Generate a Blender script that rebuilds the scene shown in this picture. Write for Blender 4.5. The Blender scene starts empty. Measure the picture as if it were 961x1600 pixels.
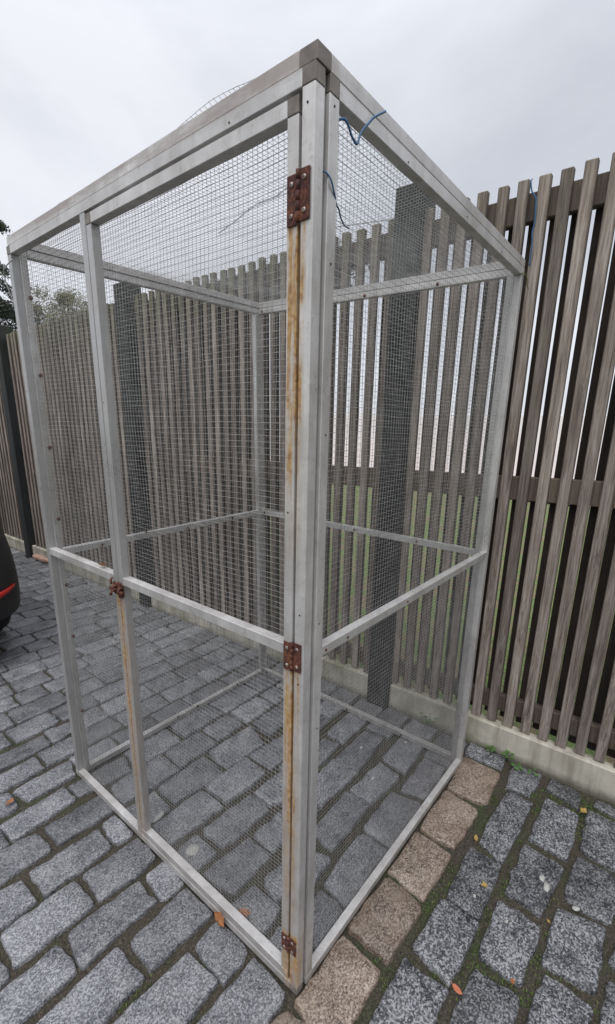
import bpy, math, random
import numpy as np
from mathutils import Vector, Matrix, noise
random.seed(7)
R = math.radians
C = bpy.context.scene.collection
SC = bpy.context.scene

# ---------------------------------------------------------------- camera
cam_d = bpy.data.cameras.new('camera')
cam = bpy.data.objects.new('camera', cam_d)
C.objects.link(cam)
right = Vector((0.63008848, -0.77633839, 0.01694691))
down = Vector((-0.19369583, -0.17826594, -0.96472959))
fwd = Vector((0.75197768, 0.60458246, -0.26269683))
mw = Matrix((right, -down, -fwd)).transposed().to_4x4()
mw.translation = Vector((-0.68141112, -0.54463118, 1.48064217))
cam.matrix_world = mw
cam_d.sensor_fit = 'VERTICAL'
cam_d.sensor_height = 24.0
cam_d.lens = 24.0 * 722.3 / 1600.0
cam_d.shift_y = 54.0 / 1600.0
cam_d.clip_start = 0.02
cam_d.clip_end = 2000.0
SC.camera = cam
SC.render.resolution_x = 615
SC.render.resolution_y = 1024

# ---------------------------------------------------------------- light: overcast day
SUN_EL, SUN_ROT = R(62), R(250)
w = bpy.data.worlds.new("World")
SC.world = w
w.use_nodes = True
nt = w.node_tree
nt.nodes.clear()
def wn(t, **k):
    n = nt.nodes.new(t)
    for a, b in k.items():
        setattr(n, a, b)
    return n
out = wn('ShaderNodeOutputWorld')
bg = wn('ShaderNodeBackground')
sky = wn('ShaderNodeTexSky', sky_type='NISHITA', sun_disc=False, sun_elevation=SUN_EL, sun_rotation=SUN_ROT)
tc = wn('ShaderNodeTexCoord')
mp = wn('ShaderNodeMapping'); mp.inputs['Scale'].default_value = (1.0, 1.0, 2.2)
nz = wn('ShaderNodeTexNoise'); nz.inputs['Scale'].default_value = 1.5; nz.inputs['Detail'].default_value = 7; nz.inputs['Roughness'].default_value = 0.52; nz.inputs['Distortion'].default_value = 0.4
cr = wn('ShaderNodeValToRGB')
cr.color_ramp.elements[0].position = 0.34; cr.color_ramp.elements[0].color = (5.75, 6.0, 6.6, 1)
cr.color_ramp.elements[1].position = 0.64; cr.color_ramp.elements[1].color = (8.4, 8.55, 9.1, 1)
mix = wn('ShaderNodeMix', data_type='RGBA'); mix.inputs['Factor'].default_value = 0.93
nt.links.new(tc.outputs['Generated'], mp.inputs['Vector'])
nt.links.new(mp.outputs['Vector'], nz.inputs['Vector'])
nt.links.new(nz.outputs['Fac'], cr.inputs['Fac'])
nt.links.new(sky.outputs['Color'], mix.inputs['A'])
nt.links.new(cr.outputs['Color'], mix.inputs['B'])
# overcast skies are brighter overhead than low down
sxyz = wn('ShaderNodeSeparateXYZ'); nt.links.new(tc.outputs['Generated'], sxyz.inputs[0])
ov = wn('ShaderNodeMapRange', interpolation_type='SMOOTHSTEP')
ov.inputs['From Min'].default_value = .45; ov.inputs['From Max'].default_value = 1.0
ov.inputs['To Min'].default_value = 1.0; ov.inputs['To Max'].default_value = 2.1
nt.links.new(sxyz.outputs['Z'], ov.inputs['Value'])
mul = wn('ShaderNodeVectorMath', operation='SCALE')
nt.links.new(mix.outputs['Result'], mul.inputs[0]); nt.links.new(ov.outputs['Result'], mul.inputs['Scale'])
nt.links.new(mul.outputs[0], bg.inputs['Color'])
bg.inputs['Strength'].default_value = 0.1
nt.links.new(bg.outputs['Background'], out.inputs['Surface'])

sun_d = bpy.data.lights.new('sun', 'SUN')
sun_d.energy = 1.5
sun_d.angle = R(35)
sun_d.color = (1.0, 0.97, 0.93)
sun = bpy.data.objects.new('sun', sun_d)
C.objects.link(sun)
sd = Vector((math.sin(SUN_ROT) * math.cos(SUN_EL), math.cos(SUN_ROT) * math.cos(SUN_EL), math.sin(SUN_EL)))
sun.rotation_euler = sd.to_track_quat('Z', 'Y').to_euler()
sun.location = sd * 30

SC.view_settings.view_transform = 'Standard'
SC.view_settings.look = 'None'
SC.view_settings.exposure = 0.12
SC.view_settings.gamma = 1.0
SC.cycles.max_bounces = 6
SC.cycles.transparent_max_bounces = 12

# ---------------------------------------------------------------- helpers
def tag(o, label=None, cat=None, group=None, kind=None):
    if label: o['label'] = label
    if cat: o['category'] = cat
    if group: o['group'] = group
    if kind: o['kind'] = kind
    return o

def empty(name, loc=(0, 0, 0), rz=0.0):
    o = bpy.data.objects.new(name, None)
    o.empty_display_size = 0.1
    o.location = loc
    o.rotation_euler = (0, 0, rz)
    C.objects.link(o)
    return o

class MB:
    def __init__(s):
        s.v = []; s.f = []; s.smooth = []
    def add(s, vs, fs, smooth=False):
        n = len(s.v)
        s.v += [tuple(p) for p in vs]
        s.f += [tuple(i + n for i in f) for f in fs]
        s.smooth += [smooth] * len(fs)
    def box(s, x0, x1, y0, y1, z0, z1, c=0.0015):
        """chamfered box"""
        vs = []; idx = {}
        lo = (x0, y0, z0); hi = (x1, y1, z1)
        for sx in (0, 1):
            for sy in (0, 1):
                for sz in (0, 1):
                    sg = (sx, sy, sz)
                    base = [hi[i] if sg[i] else lo[i] for i in range(3)]
                    for ax in range(3):
                        p = list(base)
                        for i in range(3):
                            if i != ax:
                                p[i] += -c if sg[i] else c
                        idx[(sg, ax)] = len(vs); vs.append(p)
        fs = []
        for ax in range(3):
            a, b = [(1, 2), (2, 0), (0, 1)][ax]
            for s_ in (0, 1):
                q = []
                for (u, w_) in ((0, 0), (1, 0), (1, 1), (0, 1)):
                    g = [0, 0, 0]; g[ax] = s_; g[a] = u; g[b] = w_
                    q.append(idx[(tuple(g), ax)])
                fs.append(q if s_ else q[::-1])
        for ax in range(3):
            a, b = [(1, 2), (2, 0), (0, 1)][ax]
            for u in (0, 1):
                for w_ in (0, 1):
                    g0 = [0, 0, 0]; g1 = [0, 0, 0]
                    g0[a] = g1[a] = u; g0[b] = g1[b] = w_; g1[ax] = 1
                    q = [idx[(tuple(g0), a)], idx[(tuple(g1), a)], idx[(tuple(g1), b)], idx[(tuple(g0), b)]]
                    fs.append(q if u != w_ else q[::-1])
        for sg in [(i, j, k) for i in (0, 1) for j in (0, 1) for k in (0, 1)]:
            q = [idx[(sg, 0)], idx[(sg, 1)], idx[(sg, 2)]]
            fs.append(q if sum(sg) % 2 else q[::-1])
        s.add(vs, fs)
        return s
    def tube(s, pts, r, n=6, caps=True, smooth=True):
        """tube along points, r a number or list"""
        P = [Vector(p) for p in pts]; m = len(P)
        rr = r if isinstance(r, (list, tuple)) else [r] * m
        vs = []; fs = []
        ref = None
        for i in range(m):
            t = (P[min(i + 1, m - 1)] - P[max(i - 1, 0)])
            t = t.normalized() if t.length > 1e-9 else Vector((0, 0, 1))
            if ref is None:
                ref = Vector((0, 0, 1)) if abs(t.z) < .9 else Vector((1, 0, 0))
            a = (ref - t * ref.dot(t))
            if a.length < 1e-6: a = t.orthogonal()
            a.normalize(); ref = a
            b = t.cross(a)
            for k in range(n):
                th = 2 * math.pi * k / n
                vs.append(P[i] + (a * math.cos(th) + b * math.sin(th)) * rr[i])
        for i in range(m - 1):
            for k in range(n):
                k2 = (k + 1) % n
                fs.append((i * n + k, i * n + k2, (i + 1) * n + k2, (i + 1) * n + k))
        if caps:
            fs.append(tuple(range(n))[::-1]); fs.append(tuple((m - 1) * n + k for k in range(n)))
        s.add(vs, fs, smooth)
        return s
    def build(s, name, mat, parent=None, xf=None):
        me = bpy.data.meshes.new(name)
        vs = [xf(p) for p in s.v] if xf else s.v
        me.from_pydata([tuple(p) for p in vs], [], s.f)
        me.polygons.foreach_set('use_smooth', s.smooth)
        me.materials.append(mat)
        me.update()
        o = bpy.data.objects.new(name, me)
        C.objects.link(o)
        if parent: o.parent = parent
        return o

# ---------------------------------------------------------------- material helpers
class M:
    """small node graph helper"""
    def __init__(s, name, rough=0.6, metal=0.0, color=(.5, .5, .5)):
        s.m = bpy.data.materials.new(name); s.m.use_nodes = True
        s.t = s.m.node_tree; s.b = s.t.nodes['Principled BSDF']
        s.b.inputs['Roughness'].default_value = rough
        s.b.inputs['Metallic'].default_value = metal
        s.b.inputs['Base Color'].default_value = (*color, 1)
        s._oc = None
    def n(s, t, inputs=None, **k):
        n = s.t.nodes.new(t)
        for a, b in k.items(): setattr(n, a, b)
        for a, b in (inputs or {}).items():
            if hasattr(b, 'links') or isinstance(b, bpy.types.NodeSocket): s.t.links.new(b, n.inputs[a])
            else: n.inputs[a].default_value = b
        return n
    def coord(s, kind='Object'):
        return s.n('ShaderNodeTexCoord').outputs[kind]
    def map(s, vec, scale=(1, 1, 1), loc=(0, 0, 0)):
        return s.n('ShaderNodeMapping', {'Vector': vec, 'Scale': scale, 'Location': loc}).outputs[0]
    def noise(s, vec, scale, detail=4, rough=.55, w=None):
        n = s.n('ShaderNodeTexNoise', {'Vector': vec, 'Scale': scale, 'Detail': detail, 'Roughness': rough})
        if w is not None:
            n.noise_dimensions = '4D'; s.t.links.new(w, n.inputs['W'])
        return n.outputs['Fac']
    def voro(s, vec, scale, out='Color', feature='F1'):
        return s.n('ShaderNodeTexVoronoi', {'Vector': vec, 'Scale': scale}, feature=feature).outputs[out]
    def ramp(s, fac, stops, interp='LINEAR'):
        n = s.n('ShaderNodeValToRGB', {'Fac': fac}); r = n.color_ramp; r.interpolation = interp
        while len(r.elements) < len(stops): r.elements.new(.5)
        for e, (p, c) in zip(r.elements, stops):
            e.position = p; e.color = (c, c, c, 1) if isinstance(c, (int, float)) else (*c, 1)
        return n.outputs['Color']
    def mix(s, f, a, b, mode='MIX'):
        n = s.n('ShaderNodeMix', data_type='RGBA', blend_type=mode)
        for k, v in (('Factor', f), ('A', a), ('B', b)):
            if isinstance(v, bpy.types.NodeSocket): s.t.links.new(v, n.inputs[k])
            elif k == 'Factor': n.inputs[k].default_value = v
            else: n.inputs[k].default_value = (*v, 1) if isinstance(v, (tuple, list)) else (v, v, v, 1)
        return n.outputs['Result']
    def math(s, op, a, b=None, c=None, clamp=False):
        n = s.n('ShaderNodeMath', operation=op, use_clamp=clamp)
        for i, v in enumerate((a, b, c)):
            if v is None: continue
            if isinstance(v, bpy.types.NodeSocket): s.t.links.new(v, n.inputs[i])
            else: n.inputs[i].default_value = v
        return n.outputs[0]
    def xyz(s, vec):
        n = s.n('ShaderNodeSeparateXYZ', {'Vector': vec}); return n.outputs
    def rnd(s, what='Random'):
        return s.n('ShaderNodeObjectInfo').outputs[what]
    def island(s):
        return s.n('ShaderNodeNewGeometry').outputs['Random Per Island']
    def maprange(s, v, a, b, c, d):
        n = s.n('ShaderNodeMapRange', {'Value': v, 'From Min': a, 'From Max': b, 'To Min': c, 'To Max': d})
        return n.outputs['Result']
    def set(s, **k):
        nm = {'color': 'Base Color', 'rough': 'Roughness', 'metal': 'Metallic', 'spec': 'Specular IOR Level'}
        for a, v in k.items():
            i = s.b.inputs[nm[a]]
            if isinstance(v, bpy.types.NodeSocket): s.t.links.new(v, i)
            else: i.default_value = v
        return s
    def bump(s, h, strength=.4, dist=.002):
        n = s.n('ShaderNodeBump', {'Height': h, 'Strength': strength, 'Distance': dist})
        s.t.links.new(n.outputs['Normal'], s.b.inputs['Normal'])
        return s

def mat_granite(name, dark, mid, light, isl=False, tint=None, sc=1.0, lo=.22, hi=.82):
    g = M(name, .62)
    co = g.coord('Object')
    r = g.island() if isl else g.rnd()
    r10 = g.math('MULTIPLY', r, 37.0)
    cells = g.voro(g.n('ShaderNodeVectorMath', {0: co, 1: g.n('ShaderNodeCombineXYZ', {'X': r10, 'Y': r10, 'Z': r10}).outputs[0]}, operation='ADD').outputs[0], 300 * sc)
    cv = g.xyz(cells)[0]
    n1 = g.noise(co, 230 * sc, 3, .7, w=r10)
    n2 = g.noise(co, 14, 5, .65, w=r10)
    v = g.math('ADD', g.math('MULTIPLY', cv, .45), g.math('MULTIPLY', n1, .62))
    v = g.math('ADD', v, g.math('MULTIPLY', g.math('SUBTRACT', n2, .5), .75))
    col = g.ramp(v, [(lo, dark), (.5, mid), (hi, light)])
    br = g.maprange(r, 0, 1, .58, 1.1)
    col = g.mix(1.0, col, g.n('ShaderNodeCombineXYZ', {'X': br, 'Y': br, 'Z': br}).outputs[0], 'MULTIPLY')
    if tint:  # brown granite: a few stones greyer, iron staining in patches
        st = g.noise(co, 9, 3, .6, w=r10)
        col = g.mix(g.ramp(st, [(.45, 0.0), (.7, .55)]), col, tint)
    # wet, dirty rims and faint pale scuffs
    dirt = g.ramp(g.noise(co, 28, 5, .65, w=r10), [(.35, .0), (.75, .35)])
    col = g.mix(dirt, col, (.07, .068, .06))
    g.set(color=col, rough=g.ramp(n2, [(.3, .34), (.7, .66)]))
    h = g.math('ADD', g.math('MULTIPLY', n1, .5), g.math('MULTIPLY', g.noise(co, 55, 4, .6, w=r10), 1.0))
    g.bump(h, .8, .003)
    return g.m

MAT = {}
MAT['granite'] = mat_granite('grey_granite', (.035, .037, .042), (.155, .16, .174), (.41, .415, .43), sc=.95)
MAT['granite_dark'] = mat_granite('dark_granite', (.010, .011, .013), (.082, .085, .094), (.38, .39, .41), sc=.78, lo=.25, hi=.78)  # darker base with stronger speckle contrast, for the right-hand stones
MAT['granite_far'] = mat_granite('grey_granite_far', (.022, .024, .03), (.135, .142, .16), (.48, .49, .52), isl=True)
MAT['granite_tan'] = mat_granite('brown_granite', (.05, .038, .030), (.225, .17, .132), (.48, .40, .33), tint=(.22, .15, .105), sc=.85, lo=.25, hi=.8)

g = M('joint_soil', .9)
co = g.coord()
nA = g.noise(co, 14, 5, .65); nB = g.noise(co, 160, 4, .7)
soil = g.ramp(nB, [(.3, (.012, .010, .007)), (.54, (.06, .05, .036)), (.78, (.16, .14, .105))])
moss = g.ramp(nB, [(.3, (.012, .022, .006)), (.7, (.05, .085, .02))])
mossf = g.ramp(g.noise(co, 3.1, 5, .7), [(.5, 0.0), (.66, .6)])
g.set(color=g.mix(mossf, soil, moss)); g.bump(g.math('ADD', nA, nB), .9, .006)
MAT['soil'] = g.m

g = M('moss', .9)
g.set(color=g.ramp(g.island(), [(0, (.02, .04, .006)), (.6, (.07, .15, .025)), (1, (.2, .27, .06))]))
MAT['moss'] = g.m

# aluminium tube, dull and stained; rust runs below the hinges and the latch (object space = cage space)
g = M('aluminium_tube', .5, .8)
co = g.coord(); x, y, z = g.xyz(co)
fine = g.noise(g.map(co, (1, 1, .12)), 220, 3, .6)
patch = g.noise(g.map(co, (1, 1, .6)), 7, 5, .6)
spots = g.noise(co, 60, 4, .7)
col = g.ramp(patch, [(.28, (.52, .505, .48)), (.5, (.78, .765, .75)), (.72, (.95, .94, .94))])
tone = g.xyz(g.rnd('Color'))[0]
col = g.mix(tone, col, (.36, .385, .41))
blot = g.ramp(g.noise(g.map(co, (1, 1, .25)), 16, 5, .6), [(.42, 0.0), (.62, .5)])
col = g.mix(blot, col, (.46, .45, .44))
scr = g.ramp(g.noise(g.map(co, (1, 1, .02)), 420, 2, .5), [(.60, 0.0), (.68, .45)])
col = g.mix(scr, col, (.86, .85, .84))
col = g.mix(g.math('MULTIPLY', fine, .3), col, (.5, .48, .46))
col = g.mix(g.ramp(spots, [(.56, 0.0), (.76, .55)]), col, (.30, .25, .21))
grime = g.math('MULTIPLY', g.ramp(g.noise(g.map(co, (1, 1, .3)), 22, 5, .65), [(.3, .35), (.65, 1.0)]), g.maprange(z, .05, 1.6, .62, .12))
gn = g.math('ABSOLUTE', g.xyz(g.coord('Normal'))[2])
grime = g.math('MULTIPLY', grime, g.maprange(gn, .3, .8, 1, .35))
col = g.mix(grime, col, (.27, .25, .225))
def band(v, c, hw, soft):
    d = g.math('ABSOLUTE', g.math('SUBTRACT', v, c))
    return g.maprange(d, hw, hw + soft, 1, 0)
def run(yc, hw, z_top, z_len, st):
    b = band(y, yc, hw, .012)
    d = g.math('SUBTRACT', z_top, z)
    up = g.maprange(d, -.012, .004, 0, 1)
    dn = g.maprange(d, 0.02, z_len, 1, 0)
    wob = g.math('MULTIPLY', g.ramp(g.noise(g.map(co, (1, 1, .05)), 110, 4, .6), [(.38, .15), (.56, 1.0)]), g.ramp(g.noise(g.map(co, (1, 1, .35)), 26, 5, .7), [(.36, .3), (.56, 1.0)]))
    fx = g.maprange(x, .012, .03, 1, 0)
    return g.math('MULTIPLY', g.math('MULTIPLY', g.math('MULTIPLY', b, wob), g.math('MULTIPLY', up, dn)), g.math('MULTIPLY', fx, st))
rust = run(.040, .014, 1.80, .62, 1.5)
for a in ((.038, .013, .965, .95, 1.0), (.033, .02, .20, .35, 1.0), (.743, .014, .965, 1.3, .75)):
    rust = g.math('MAXIMUM', rust, run(*a))
rust = g.math('MULTIPLY', rust, 1.7, clamp=True)
rcol = g.ramp(g.noise(co, 90, 3, .6), [(.25, (.20, .085, .025)), (.5, (.42, .24, .075)), (.75, (.52, .41, .24))])
col = g.mix(rust, col, rcol)
# grey-brown weather film on the roof beam and low rails
film = g.ramp(g.noise(g.map(co, (.5, .5, 3)), 9, 5, .65), [(.36, 0.15), (.58, .75)])
film = g.math('MULTIPLY', g.math('MULTIPLY', film, g.maprange(x, .02, .06, 1, .35)), g.maprange(g.math('ADD', z, g.math('MULTIPLY', patch, .02)), 2.012, 2.022, .25, 1))
col = g.mix(film, col, (.27, .215, .195))
g.set(color=col, metal=g.math('MULTIPLY', g.math('SUBTRACT', 1.0, g.math('MAXIMUM', rust, film)), .42), rough=g.ramp(patch, [(.3, .24), (.7, .5)]))
g.bump(spots, .15, .001)
MAT['alu'] = g.m

g = M('corner_plastic', .55)
co = g.coord()
g.set(color=g.ramp(g.noise(co, 30, 4, .6), [(.3, (.12, .10, .09)), (.7, (.24, .21, .19))]))
MAT['plastic'] = g.m

g = M('galvanised_wire', .35, .62)
g.set(color=g.ramp(g.noise(g.coord(), 25, 4, .7), [(.3, (.22, .22, .215)), (.7, (.55, .54, .52))]))
MAT['wire'] = g.m

g = M('rusty_steel', .85)
co = g.coord()
nn = g.math('ADD', g.math('MULTIPLY', g.noise(co, 140, 5, .7), .55), g.math('MULTIPLY', g.noise(co, 45, 4, .7), .45))
g.set(color=g.ramp(nn, [(.38, (.018, .008, .008)), (.5, (.075, .022, .016)), (.6, (.19, .07, .03)), (.7, (.30, .14, .06))]))
g.bump(nn, .6, .001)
MAT['rust'] = g.m
g = M('screw_steel', .45, .5)
g.set(color=g.ramp(g.noise(g.coord(), 200, 3, .6), [(.4, (.22, .15, .12)), (.6, (.5, .45, .42))]))
MAT['screw'] = g.m
MAT['hole'] = M('drill_hole', .9, 0, (.012, .010, .009)).m
MAT['blue_wire'] = M('blue_plastic_wire', .4, 0, (.03, .10, .22)).m
MAT['green_wire'] = M('green_plastic_wire', .5, 0, (.16, .2, .06)).m

def mat_wood(name, c1, c2, c3, top_green=True):
    g = M(name, .85)
    co = g.coord('Object'); r = g.math('MULTIPLY', g.rnd(), 23.0)
    x, y, z = g.xyz(co)
    # knots: warp the grain round a few points
    kd = g.n('ShaderNodeTexVoronoi', {'Vector': g.map(co, (14, 14, 2.6)), 'Scale': 1.0, 'W': r}, voronoi_dimensions='4D').outputs['Distance']
    kn = g.maprange(kd, .0, .45, 1, 0)
    warp = g.math('MULTIPLY', g.math('MULTIPLY', kn, kn), .05)
    yy = g.math('ADD', y, g.math('ADD', warp, g.math('MULTIPLY', g.noise(g.map(co, (3, 3, 1.2)), 2.0, 2, .5, w=r), .012)))
    v = g.n('ShaderNodeCombineXYZ', {'X': x, 'Y': yy, 'Z': g.math('MULTIPLY', z, .035)}).outputs[0]
    grain = g.noise(v, 260, 4, .65, w=r)
    broad = g.noise(v, 60, 3, .6, w=r)
    big = g.noise(co, 3.0, 4, .6, w=r)
    f = g.math('ADD', g.math('MULTIPLY', grain, .6), g.math('MULTIPLY', broad, .5))
    col = g.ramp(f, [(.40, c1), (.54, c2), (.72, c3)])
    br = g.maprange(g.rnd(), 0, 1, .66, 1.22)
    col = g.mix(g.math('MULTIPLY', g.math('FRACT', g.math('MULTIPLY', g.rnd(), 7.31)), .35), col, g.mix(.5, col, (.15, .105, .075)))
    col = g.mix(1.0, col, g.n('ShaderNodeCombineXYZ', {'X': br, 'Y': br, 'Z': br}).outputs[0], 'MULTIPLY')
    knot = g.maprange(kd, .05, .11, 1, 0)
    col = g.mix(g.math('MULTIPLY', knot, .9), col, (.035, .022, .016))
    col = g.mix(g.ramp(big, [(.45, 0.0), (.75, .55)]), col, (.095, .072, .06))
    if top_green:  # algae on the upper ends (real growth, stays put)
        gz = g.math('ADD', z, g.math('MULTIPLY', g.math('SUBTRACT', g.noise(co, 18, 4, .6, w=r), .5), .55))
        ga = g.math('MULTIPLY', g.maprange(gz, 1.86, 2.2, 0, .7), g.maprange(g.xyz(g.n('ShaderNodeNewGeometry').outputs['Position'])[1], .35, 1.3, .12, 1))
        col = g.mix(ga, col, (.13, .14, .055))
    # the side faces take a darker brown than the front and back
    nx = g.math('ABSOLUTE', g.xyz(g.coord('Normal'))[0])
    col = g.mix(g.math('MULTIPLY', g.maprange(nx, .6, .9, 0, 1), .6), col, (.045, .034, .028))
    g.set(color=col)
    g.bump(f, .5, .002)
    return g.m
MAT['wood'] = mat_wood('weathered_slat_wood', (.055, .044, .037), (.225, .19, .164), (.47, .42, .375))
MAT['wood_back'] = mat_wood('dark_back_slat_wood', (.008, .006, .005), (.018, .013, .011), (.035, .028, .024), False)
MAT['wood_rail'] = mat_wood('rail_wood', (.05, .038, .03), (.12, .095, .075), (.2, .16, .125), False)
g = M('dark_post_stain', .7)
co = g.coord(); z = g.xyz(co)[2]
pn = g.noise(g.map(co, (1, 1, .05)), 110, 4, .6)
col = g.ramp(pn, [(.3, (.006, .007, .008)), (.7, (.020, .021, .022))])
ga = g.maprange(g.math('ADD', z, g.math('MULTIPLY', g.noise(co, 9, 4, .6), .9)), 2.2, 2.9, 0, .7)
col = g.mix(g.math('MULTIPLY', ga, .6), col, (.035, .048, .028))
g.set(color=col); g.bump(pn, .5, .002)
MAT['post'] = g.m
g = M('concrete_kerb', .85)
co = g.coord(); x, y, z = g.xyz(co)
n1 = g.noise(co, 6, 5, .6); n2 = g.noise(g.map(co, (1, 1, .1)), 16, 4, .6); n3 = g.noise(co, 180, 3, .7)
col = g.ramp(n1, [(.3, (.38, .36, .30)), (.7, (.60, .565, .48))])
col = g.mix(g.ramp(n2, [(.44, 0.0), (.66, .65)]), col, (.2, .18, .145))
low = g.maprange(g.math('ADD', z, g.math('MULTIPLY', g.noise(co, 40, 3, .6), .03)), .012, .05, .8, 0)
col = g.mix(low, col, (.07, .065, .045))
gr = g.math('MULTIPLY', g.ramp(g.noise(co, 4, 4, .6), [(.5, 0.0), (.7, .6)]), 1.0)
col = g.mix(gr, col, (.14, .15, .075))
g.set(color=col); g.bump(g.math('ADD', n3, n1), .35, .002)
MAT['kerb'] = g.m
g = M('lawn', .9)
co = g.coord()
col = g.ramp(g.noise(co, 45, 4, .7), [(.3, (.03, .05, .014)), (.52, (.11, .17, .045)), (.75, (.27, .33, .12))])
col = g.mix(g.ramp(g.noise(co, 4.5, 6, .8), [(.47, 0.0), (.58, .85)]), col, (.20, .13, .09))
g.set(color=col); g.bump(g.noise(co, 60, 3, .7), .8, .02)
MAT['lawn'] = g.m
g = M('white_render', .9)
g.set(color=g.ramp(g.noise(g.coord(), 2, 4, .6), [(.3, (.84, .85, .86)), (.7, (.9, .9, .9))]))
MAT['render'] = g.m
def mat_leaf(name, a, b, c):
    g = M(name, .75); g.set(color=g.ramp(g.island(), [(0, a), (.5, b), (1, c)])); return g.m
MAT['conifer'] = mat_leaf('conifer_needles', (.012, .022, .014), (.03, .045, .026), (.06, .08, .045))
MAT['autumn'] = mat_leaf('bush_leaves', (.04, .055, .018), (.10, .11, .04), (.22, .17, .08))
MAT['hedge'] = mat_leaf('hedge_leaves', (.012, .025, .008), (.035, .06, .02), (.08, .11, .04))
g = M('bark', .9); g.set(color=g.ramp(g.noise(g.map(g.coord(), (1, 1, .2)), 30, 4, .6), [(.3, (.03, .025, .02)), (.7, (.10, .085, .07))])); MAT['bark'] = g.m
def mat_dead(name, a, b):
    g = M(name, .7); n = g.noise(g.coord(), 160, 4, .7); g.set(color=g.ramp(n, [(.3, a), (.7, b)])); g.bump(n, .4, .001); return g.m
MAT['leaf_orange'] = mat_dead('leaf_orange', (.17, .06, .02), (.36, .15, .055))
MAT['leaf_yellow'] = mat_dead('leaf_yellow', (.24, .15, .04), (.42, .29, .09))
MAT['leaf_red'] = mat_dead('leaf_red', (.30, .07, .035), (.5, .18, .09))
MAT['leaf_green'] = mat_dead('weed_leaf', (.04, .10, .02), (.09, .19, .04))
MAT['lichen'] = mat_dead('pale_splash', (.26, .26, .24), (.52, .52, .48))
MAT['brick'] = mat_dead('pink_clay', (.30, .16, .12), (.52, .36, .29))
MAT['car_body'] = M('black_car_paint', .25, 0, (.008, .008, .010)).m
MAT['car_plastic'] = M('black_bumper_plastic', .55, 0, (.014, .014, .015)).m
MAT['tyre'] = M('tyre_rubber', .8, 0, (.014, .014, .015)).m
MAT['rim'] = M('wheel_rim', .35, .8, (.4, .4, .42)).m
MAT['red_lens'] = M('red_reflector', .3, 0, (.38, .014, .011)).m
MAT['car_glass'] = M('dark_car_glass', .05, 0, (.01, .012, .014)).m

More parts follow.
